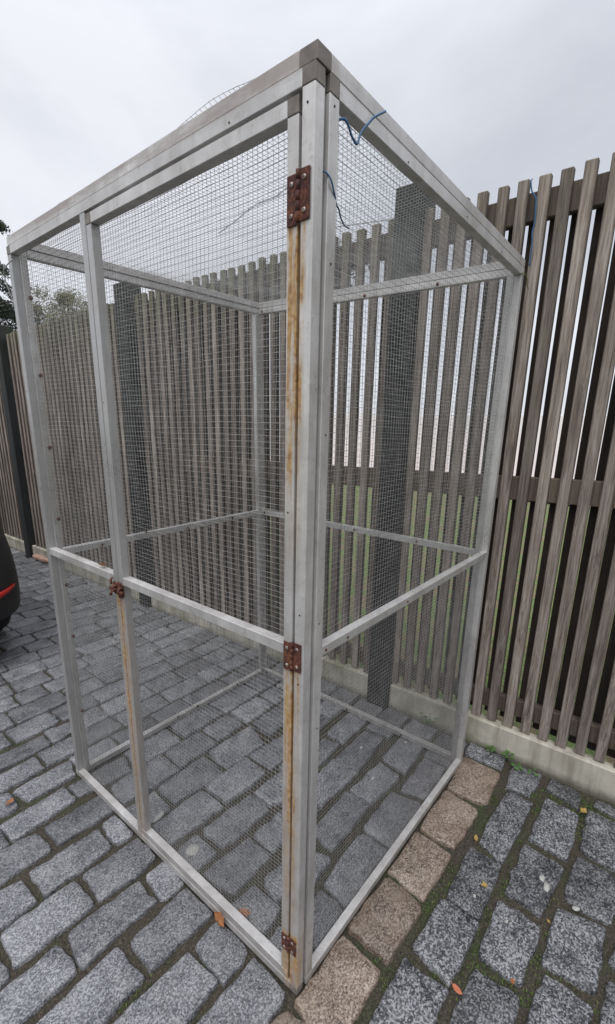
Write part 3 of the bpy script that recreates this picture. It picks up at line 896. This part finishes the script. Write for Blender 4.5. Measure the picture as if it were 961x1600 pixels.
# latch on the middle of the door edge
b = MB()
b.box(-.0030, -.0006, .712, .774, .952, .990, .0006)
b.box(-.0060, -.0032, .722, .741, .945, .996, .0006)
latch = b.build('latch', MAT['rust'], cage, warp)
b = MB(); b.tube([(-.011, .704, .968), (-.011, .745, .970), (-.011, .776, .972)], .0052, 10)
b.tube([(-.011, .735, .970), (-.022, .731, .978), (-.033, .728, .975), (-.038, .727, .965)], [.0042, .004, .0038, .0042], 8)
b.build('bolt', MAT['rust'], latch, warp)
b = MB()
for y in (.716, .752):
    pts = [(-.003 - .013 * math.sin(t), y, .971 - .011 * math.cos(t)) for t in [math.pi * i / 8 for i in range(9)]]
    for k in range(8):
        p, q = pts[k], pts[k + 1]
        b.add([(p[0], y, p[2]), (q[0], y, q[2]), (q[0], y + .012, q[2]), (p[0], y + .012, p[2])], [(0, 1, 2, 3)])
        b.add([(p[0] - .0015, y - .001, p[2]), (q[0] - .0015, y - .001, q[2]), (q[0] - .0015, y + .013, q[2]), (p[0] - .0015, y + .013, p[2])], [(3, 2, 1, 0)])
b.build('bolt_loop', MAT['rust'], latch, warp)
b = MB(); b.tube([(-.012, .765, .985), (-.012, .766, 1.000), (-.006, .766, 1.006)], .003, 8); b.build('catch', MAT['rust'], latch, warp)

# small drilled holes and rivets seen on the tubes
def dot(c_, nrm, r=.002, mat='hole', name='drill_hole', h=.0004):
    s = MB(); disc(s, c_, nrm, r, h, 8); s.build(name, MAT[mat], cage, warp)
for y, z in ((.018, 1.955), (.016, 1.09), (.017, .93), (1.243, 1.565), (1.243, 1.03), (.75, .02), (.735, 1.52), (1.245, .7), (.051, 1.3), (.20, 1.987), (1.05, .014)):
    dot((-.0005, y, z), (-1, 0, 0))
for x, z in ((.048, 1.965), (.05, 1.74), (.047, 1.06), (.05, 1.45), (.05, .8), (.3, 1.985), (.62, 1.99), (.9, 1.986), (1.13, 1.52), (1.13, 1.75), (1.13, .62), (1.13, .9)):
    dot((x, .0006, z), (0, -1, 0))
for x, z in ((.075, .988), (.16, .987), (.46, .988)):
    dot((x, .0004, z), (0, -1, 0), .0034, 'rust', 'screw', .002)
for x, z in ((.045, 1.619), (.045, 1.376), (.045, 1.116), (.045, .856), (.045, .64), (.045, .30), (.045, 1.86)):
    dot((x, W - T - .003, z), (0, -1, 0), .0075, 'rust', 'screw', .003)
for x, z in ((.4, 1.003), (.62, .985), (.9, .99), (.2, .985)):
    dot((x, W - T - .003, z), (0, -1, 0), .006, 'rust', 'screw', .003)
for x in (.3, .5, .62, .9):
    dot((x, W - T - .003, .024), (0, -1, 0), .007, 'rust', 'screw', .003)
for y in (.3, .62, .95, 1.21):
    for z in (.012, .988, 1.988):
        dot((D - T - .003, y, z), (-1, 0, 0), .006, 'rust', 'screw', .003)
for y in (.2, .5, .8, 1.1):
    dot((RX0 + .012, y, RZ + T), (0, 0, 1), .006, 'rust', 'screw', .003)

# ================================================================= wires tied on the cage
def wire(name, pts, r, mat, label, cat='wire', n=8, group=None):
    # smooth with Catmull-Rom
    P = [Vector(p) for p in pts]; P = [P[0] * 2 - P[1]] + P + [P[-1] * 2 - P[-2]]
    Q = []
    for i in range(1, len(P) - 2):
        for k in range(5):
            t = k / 5
            Q.append(.5 * ((2 * P[i]) + (P[i + 1] - P[i - 1]) * t + (2 * P[i - 1] - 5 * P[i] + 4 * P[i + 1] - P[i + 2]) * t * t + (3 * P[i] - P[i - 1] - 3 * P[i + 1] + P[i + 2]) * t ** 3))
    Q.append(P[-2])
    b = MB(); b.tube(Q, r, n)
    return tag(b.build(name, MAT[mat]), label, cat, group)
wire('tie_wire', [(.060, .02, 1.957), (.064, .001, 1.962), (.075, -.004, 1.962), (.092, -.004, 1.948), (.106, -.005, 1.942), (.112, -.006, 1.955), (.122, -.007, 1.970), (.137, -.009, 1.985), (.146, -.012, 1.995), (.176, -.016, 2.015)], .0021, 'blue_wire', 'short blue wire bent in a V over the cage top rail near the front corner')
wire('tie_wire', [(.024, .004, 1.876), (.030, .0, 1.874), (.036, -.004, 1.866), (.044, -.003, 1.857), (.054, .0, 1.848), (.063, .004, 1.842), (.080, .010, 1.840), (.098, .02, 1.838), (.125, .03, 1.834), (.150, .036, 1.836)], .0015, 'blue_wire', 'thin blue wire looping from the front post into the side netting')
fp = lambda s, off, z: (1.311 + .0245 * s + .9997 * off, .039 - .9997 * s + .0245 * off, z)
wire('tie_wire', [fp(-.030, .03, 2.335), fp(-.029, .012, 2.322), fp(-.022, .014, 2.29), fp(-.006, .017, 2.265), fp(-.002, .016, 2.225), fp(.0, .016, 2.19), fp(-.004, .017, 2.16), fp(.0, .016, 2.13), fp(.001, .017, 2.09), fp(.0, .018, 2.05)], .0025, 'blue_wire', 'faded blue wire hanging down between two fence slats')
wire('tie_wire', [(1.115, .01, 1.975), (1.128, -.006, 1.972), (1.150, -.008, 1.966), (1.164, -.008, 1.954), (1.175, -.004, 1.95), (1.20, .0, 1.952), (1.24, .01, 1.958), (1.28, .02, 1.962), (1.325, .03, 1.97)], .0017, 'green_wire', 'twisted green wire tying the cage corner to the fence')
wire('tie_wire', [(-.004, 1.20, 1.95), (-.008, 1.235, 1.94), (-.010, 1.262, 1.93), (-.004, 1.275, 1.90), (.004, 1.272, 1.86), (.012, 1.265, 1.82)], .0017, 'wire', 'thin steel wire looped round the far top corner of the cage front')

# ================================================================= leaves, weeds, brick
def leaf(loc, L, wd, rot, mat, label, curl=.25, lobes=0, cat='leaf'):
    N = 9; vs = []; fs = []
    for i in range(N):
        t = i / (N - 1)
        hw = wd / 2 * math.sin(math.pi * t ** .85) ** .75 * (1 + (.35 * math.cos(t * 2 * math.pi * lobes) if lobes else 0))
        zz = curl * L * (t - .5) ** 2
        for s in (-1, -.5, 0, .5, 1):
            vs.append(((t - .5) * L, s * hw, zz + abs(s) * curl * wd * .35 + random.uniform(-.0004, .0004)))
    for i in range(N - 1):
        for j in range(4):
            a = i * 5 + j; fs.append((a, a + 1, a + 6, a + 5))
    b = MB(); b.add(vs, fs, True)
    b.tube([(-.5 * L, 0, curl * L * .25), (-.62 * L, .04 * L, curl * L * .3), (-.75 * L, .03 * L, curl * L * .2)], .0007, 5)
    o = b.build('fallen_leaf', MAT[mat]); o.location = loc; o.rotation_euler = rot
    m = o.modifiers.new('thickness', 'SOLIDIFY'); m.thickness = .0005
    return tag(o, label, cat)
leaf((-.013, .305, .022), .052, .030, (R(62), R(15), R(-95)), 'leaf_orange', 'orange brown curled leaf leaning on the outside of the cage bottom rail', .3, 3)
leaf((.046, .262, .022), .045, .020, (R(25), R(-8), R(-70)), 'leaf_orange', 'orange brown leaf lying just inside the cage door bottom rail', .3, 3)
leaf((1.176, -.473, .014), .036, .022, (R(5), 0, R(-20)), 'leaf_yellow', 'yellow leaf in the paving joint near the fence kerb', .2, 2)
leaf((.277, -.318, .010), .032, .015, (R(8), R(5), R(-100)), 'leaf_red', 'reddish leaf in the moss beside the brown paving stones', .25)
leaf((.392, -.428, .012), .018, .011, (0, 0, R(10)), 'leaf_orange', 'small orange leaf on the joint at the bottom right', .25)
leaf((.628, -.466, .012), .012, .008, (0, 0, R(60)), 'leaf_yellow', 'tiny yellow leaf on green moss between grey stones', .25)
leaf((.779, -.189, .010), .030, .014, (R(10), 0, R(20)), 'leaf_yellow', 'dull yellow leaf scrap in the wide joint beside the brown stones', .3)
leaf((.615, -.275, .0135), .022, .018, (0, 0, R(40)), 'leaf_yellow', 'crumpled pale brown leaf on a grey stone', .4, 2)
leaf((-.245, 1.285, .013), .034, .020, (0, 0, R(30)), 'leaf_orange', 'small rust coloured leaf on a stone left of the cage', .3, 2)
leaf((.010, .86, 1.018), .036, .020, (R(20), R(10), R(80)), 'leaf_orange', 'rust brown leaf lying on the cage mid rail left of the latch', .5, 2)
leaf((.1305, .0585, 2.022), .030, .013, (R(10), R(4), R(60)), 'leaf_red', 'reddish dry leaf caught on the roof netting near the corner', .3)
leaf((.1245, .0715, 2.024), .020, .009, (R(10), R(4), R(150)), 'bark', 'small dark leaf scrap on the roof netting beside the reddish leaf', .4)
leaf((.088, .082, 2.026), .022, .012, (R(10), R(4), R(10)), 'bark', 'dark crumpled leaf on the roof netting closest to the blue wire', .4, 2)

def weed(x, y, label, n=9, hgt=.035, r=.018):
    o = empty('weed', (x, y, .004)); tag(o, label, 'weed', 'weeds along the fence kerb')
    for k in range(n):
        a = k * 2.4 + random.uniform(-.3, .3); rr = random.uniform(.3, 1) * r; h = random.uniform(.35, 1) * hgt
        b = MB(); px, py = rr * math.cos(a), rr * math.sin(a)
        b.tube([(0, 0, -.01), (px * .4, py * .4, h * .6), (px, py, h)], .0006, 4)
        N = 8; c_ = Vector((px, py, h)); lr = random.uniform(.006, .0105)
        t = Vector((math.cos(a), math.sin(a), random.uniform(-.3, .4))).normalized(); s_ = Vector((-math.sin(a), math.cos(a), 0)); nn = t.cross(s_)
        vs = [c_ + t * lr + nn * .001] + [c_ + t * lr * (1 + math.cos(q)) + s_ * lr * .85 * math.sin(q) + nn * .002 * math.cos(2 * q) for q in [2 * math.pi * i / N for i in range(N)]]
        b.add(vs, [(0, 1 + i, 1 + (i + 1) % N) for i in range(N)], True)
        b.build('leafy_stem', MAT['leaf_green'], o)
weed(1.288, -.078, 'small green weed nearest the cage corner at the kerb foot')
weed(1.286, -.150, 'small green weed at the kerb foot between two dark stones', 10, .04)
weed(1.262, -.196, 'low green weed on top of the grey stone by the kerb', 6, .02, .014)
weed(1.270, -.262, 'tiny green weed further right on the grey stone by the kerb', 4, .016, .011)
weed(1.285, .235, 'leafy green weed against the kerb behind the cage side', 12, .06, .03)

b = MB()
nb = 16
vs = []; fs = []
for i in range(nb):
    t = i / (nb - 1); hw = .028 * (1 - .5 * abs(2 * t - 1) ** 3) * (1 + .12 * math.sin(t * 19)); hh = .03 * (1 - .45 * abs(2 * t - 1) ** 3) * (1 + .1 * math.sin(t * 23 + 1))
    for k in range(8):
        a = 2 * math.pi * k / 8 + .3
        vs.append(((t - .5) * .34, hw * math.cos(a) * 1.25, .03 + hh * 1.3 * max(-.8, math.sin(a)) * .9))
for i in range(nb - 1):
    for k in range(8):
        fs.append((i * 8 + k, i * 8 + (k + 1) % 8, (i + 1) * 8 + (k + 1) % 8, (i + 1) * 8 + k))
fs += [tuple(range(8))[::-1], tuple((nb - 1) * 8 + k for k in range(8))]
b.add(vs, fs)
o = b.build('stone_chunk', MAT['brick']); o.location = (1.20, 4.55, 0); o.rotation_euler = (0, 0, R(97))
tag(o, 'long pale pink chunk of stone lying at the foot of the far fence kerb', 'stone')

# ================================================================= the parked car, tail towards the camera
car = empty('parked_car', (-.535, 2.40, 0))
tag(car, 'black parked car of which only the rear corner shows at the left edge', 'car')
# stations: y, half width low, half width belt, z low, z belt, z roof, half width roof
ST = [(0.00, .60, .60, .34, .86, .90, .50), (.05, .72, .72, .29, .90, .95, .56), (.14, .815, .80, .27, .93, 1.10, .60), (.30, .872, .845, .26, .95, 1.32, .60), (.50, .88, .86, .26, .96, 1.43, .61),
      (1.0, .88, .865, .25, .96, 1.49, .62), (1.8, .88, .865, .25, .96, 1.50, .62), (2.4, .88, .86, .25, .96, 1.46, .61), (2.9, .88, .86, .25, .96, 1.22, .63), (3.3, .88, .85, .25, .95, .98, .66),
      (3.8, .86, .82, .26, .86, .88, .62), (4.05, .78, .74, .28, .74, .76, .56), (4.15, .60, .58, .32, .62, .64, .45)]
def body_ring(s):
    y, wl, wb, zl, zb, zr, wr = s
    half = [(0, zl), (wl * .75, zl), (wl * .95, zl + .02), (wl, zl + .10), (wl, (zl + zb) / 2), (wb * 1.0, zb - .04), (wb * .985, zb), (wr + (wb - wr) * .45, zb + (zr - zb) * .5), (wr * 1.02, zr - (zr - zb) * .12), (wr * .9, zr - .004), (wr * .5, zr + .012), (0, zr + .018)]
    return [(x, y, z) for x, z in half] + [(-x, y, z) for x, z in half[-2:0:-1]]
vs = []; fs = []
rings_ = [body_ring(s) for s in ST]; nR = len(rings_[0])
for r_ in rings_: vs += r_
for i in range(len(ST) - 1):
    for k in range(nR):
        fs.append((i * nR + k, (i + 1) * nR + k, (i + 1) * nR + (k + 1) % nR, i * nR + (k + 1) % nR))
fs += [tuple(range(nR)), tuple((len(ST) - 1) * nR + k for k in range(nR))[::-1]]
b = MB(); b.add(vs, [f[::-1] for f in fs], True)
body = b.build('body', MAT['car_body'], car)
sm = body.modifiers.new('smooth', 'SUBSURF'); sm.levels = sm.render_levels = 2
# bumper: a band wrapping the tail, a few mm proud
BP = [(0.88, .72), (.884, .40), (.865, .20), (.80, .075), (.66, .0), (.40, -.03), (0, -.04)]
BP = BP + [(-x, y) for x, y in BP[-2::-1]]
prof = [(-.03, .30), (-.004, .33), (.006, .42), (.004, .54), (-.008, .66), (-.03, .78), (-.06, .88), (-.10, .93)]
vs = []; fs = []
for (x, y) in BP:
    nrm = Vector((x * .5, y - .55, 0)).normalized() if abs(x) < .86 else Vector((math.copysign(1, x), 0, 0))
    for (o_, z) in prof: vs.append((x + nrm.x * o_, y + nrm.y * o_, z))
for i in range(len(BP) - 1):
    for k in range(len(prof) - 1):
        a = i * len(prof) + k; fs.append((a, a + 1, a + 1 + len(prof), a + len(prof)))
b = MB(); b.add(vs, fs, True)
bump = b.build('bumper', MAT['car_plastic'], car)
m = bump.modifiers.new('t', 'SOLIDIFY'); m.thickness = .02; m.offset = -1
m = bump.modifiers.new('s', 'SUBSURF'); m.levels = m.render_levels = 2
for sx in (1, -1):
    # reflector wrapping the bumper corner
    pts = [(.56, -.012), (.66, .006), (.735, .040), (.785, .078)]
    vs = []; fs = []
    for i, (x, y) in enumerate(pts):
        z1 = .475 + .010 * i; z0 = z1 - (.050 - .013 * i)
        d = Vector((x * .4, y - .5, 0)).normalized() * .010
        vs += [(sx * (x + d.x), y + d.y, z0), (sx * (x + d.x), y + d.y, z1)]
    for i in range(3): fs.append((2 * i, 2 * i + 2, 2 * i + 3, 2 * i + 1))
    b = MB(); b.add(vs, fs, True); o = b.build('reflector', MAT['red_lens'], bump)
    m = o.modifiers.new('t', 'SOLIDIFY'); m.thickness = .012; m.offset = 0
    b = MB(); b.box(-.12, .12, -.02, .05, -.10, .10, .02)
    o = b.build('tail_light', MAT['red_lens'], car); o.location = (sx * .70, .115, .86); o.rotation_euler = (0, 0, sx * R(38))
    b = MB(); b.box(-.10, .10, -.03, .03, -.055, .055, .02)
    o = b.build('headlight', MAT['screw'], car); o.location = (sx * .66, 4.06, .66); o.rotation_euler = (0, 0, -sx * R(35))
    # side windows
    vs = [(sx * .868, .62, .99), (sx * .872, 2.75, .99), (sx * .70, 2.25, 1.37), (sx * .67, .85, 1.38)]
    b = MB(); b.add(vs, [(0, 1, 2, 3)]); o = b.build('side_window', MAT['car_glass'], car)
    m = o.modifiers.new('t', 'SOLIDIFY'); m.thickness = .03; m.offset = 0
    b = MB(); b.box(-.09, .09, -.05, .05, -.05, .05, .02); o = b.build('wing_mirror', MAT['car_body'], car); o.location = (sx * .97, 2.75, 1.02)
    for yw in (.70, 3.25):
        b = MB(); b.tube([(-.105, 0, 0), (-.095, 0, 0), (-.05, 0, 0), (.05, 0, 0), (.095, 0, 0), (.105, 0, 0)], [.25, .295, .318, .318, .295, .25], 40)
        for k in range(40):
            a = 2 * math.pi * k / 40
            b.box(0, 0.001, 0, .001, 0, .001, .0001) if False else None
        wl = b.build('wheel', MAT['tyre'], car); wl.location = (sx * .765, yw, .318)
        b = MB(); disc(b, (sx * .085, 0, 0), (sx, 0, 0), .205, .022, 28); b.build('rim', MAT['rim'], wl)
vs = [(-.52, .06, .97), (.52, .06, .97), (.50, .28, 1.34), (-.50, .28, 1.34)]
b = MB(); b.add(vs, [(0, 1, 2, 3)]); o = b.build('rear_window', MAT['car_glass'], car); m = o.modifiers.new('t', 'SOLIDIFY'); m.thickness = .05; m.offset = 0
vs = [(-.66, 3.22, 1.02), (.66, 3.22, 1.02), (.56, 2.5, 1.44), (-.56, 2.5, 1.44)]
b = MB(); b.add(vs, [(0, 1, 2, 3)]); o = b.build('windscreen', MAT['car_glass'], car); m = o.modifiers.new('t', 'SOLIDIFY'); m.thickness = .05; m.offset = 0

# ================================================================= beyond the fence
b = MB(); b.box(12.2, 12.45, -10, 12, -.1, 1.72, .01)
wall = tag(b.build('garden_wall', MAT['render']), 'long low white rendered garden wall seen in slivers through the fence', 'wall')
tag(sheet('gravel_path', 9.3, 12.25, -9, 15, .012, MAT['brick'], 30, 100, lambda x, y: .02 * noise.noise(Vector((x * 2, y * 2, 9)))), kind='structure')

def leaves(name, centres, n, size, mat, parent, droop=0):
    b = MB()
    for _ in range(n):
        c_, r_ = random.choice(centres)
        d = Vector((random.gauss(0, 1), random.gauss(0, 1), random.gauss(0, .8))).normalized() * (random.random() ** .5)
        p = Vector(c_) + Vector((d.x * r_[0], d.y * r_[1], d.z * r_[2]))
        a = Vector((random.gauss(0, 1), random.gauss(0, 1), random.gauss(0, 1) - droop)).normalized(); t = a.orthogonal().normalized()
        s = size * random.uniform(.6, 1.3)
        b.add([p - a * s, p + t * s * .45, p + a * s, p - t * s * .45], [(0, 1, 2, 3)])
    return b.build(name, MAT[mat], parent)
# bush-headed tree
t_ = empty('round_tree', (4.35, 10.1, 0)); tag(t_, 'small round olive green tree top showing over the far fence', 'tree')
tr = MB(); tr.tube([(0, 0, -.05), (.03, 0, 1.2), (.0, .05, 2.4), (.05, 0, 3.4)], [.10, .08, .06, .02], 8)
for k in range(9):
    a = k * 2.4; tr.tube([(0, 0, 1.9 + .12 * k), (.3 * math.cos(a), .3 * math.sin(a), 2.4 + .1 * k), (.6 * math.cos(a), .6 * math.sin(a), 2.8 + .08 * k)], [.03, .018, .006], 5)
tr.build('trunk', MAT['bark'], t_)
cs = []
for k in range(46):
    a = random.uniform(0, 6.28); rr = random.uniform(.1, .85); z = random.uniform(2.3, 3.95)
    rr *= math.sqrt(max(.05, 1 - ((z - 3.0) / 1.05) ** 2))
    q = random.uniform(.14, .3); cs.append(((rr * math.cos(a), rr * math.sin(a), z), (q, q, q * .8)))
leaves('crown', cs, 15000, .028, 'autumn', t_)
# twiggy shrub
t_ = empty('twiggy_shrub', (2.55, 7.4, 0)); tag(t_, 'sparse twiggy shrub peeping over the far fence beside the cage edge', 'shrub')
tr = MB(); tips = []
for k in range(16):
    a = random.uniform(0, 6.28); rr = random.uniform(.1, .4); z = random.uniform(2.1, 2.85)
    tr.tube([(0, 0, 0), (rr * .4 * math.cos(a), rr * .4 * math.sin(a), z * .5), (rr * math.cos(a), rr * math.sin(a), z)], [.02, .012, .003], 5)
    tips.append(((rr * math.cos(a), rr * math.sin(a), z - .1), (.10, .10, .12)))
tr.build('branches', MAT['bark'], t_); leaves('crown', tips, 900, .022, 'hedge', t_)
# conifer
t_ = empty('conifer_tree', (2.25, 8.2, 0)); tag(t_, 'dark drooping conifer beyond the fence at the left edge', 'tree')
tr = MB(); tr.tube([(0, 0, -.05), (0, 0, 2.5), (.02, 0, 5.2)], [.13, .09, .015], 8)
cs = []
for k in range(60):
    z = random.uniform(1.6, 4.9); a = random.uniform(0, 6.28); L = (5.3 - z) * .42 * random.uniform(.75, 1.1)
    e = Vector((L * math.cos(a), L * math.sin(a), z - .22 * L)); mid = Vector((L * .5 * math.cos(a), L * .5 * math.sin(a), z + .05))
    tr.tube([(0, 0, z), mid, e], [.02, .013, .005], 5)
    for q in range(7):
        f = .3 + .7 * q / 6; p = Vector((0, 0, z)).lerp(mid, f * 2) if f < .5 else mid.lerp(e, f * 2 - 1)
        cs.append((tuple(p - Vector((0, 0, .05))), (.11, .11, .07)))
tr.build('trunk', MAT['bark'], t_); leaves('crown', cs, 26000, .03, 'conifer', t_, 1.2)
# clipped evergreen just behind the fence
t_ = empty('evergreen_shrub', (1.78, 1.45, 0)); tag(t_, 'dark evergreen shrub rising just above the fence slats behind the cage', 'shrub')
tr = MB(); tr.tube([(0, 0, -.05), (0, 0, 1.2), (0, .05, 2.2)], [.04, .03, .012], 7)
tr.build('stem', MAT['bark'], t_)
cs = [((random.uniform(-.1, .12), random.uniform(-.28, .30), random.uniform(2.2, 2.43)), (.1, .1, .09)) for _ in range(34)]
leaves('crown', cs, 5500, .02, 'hedge', t_)
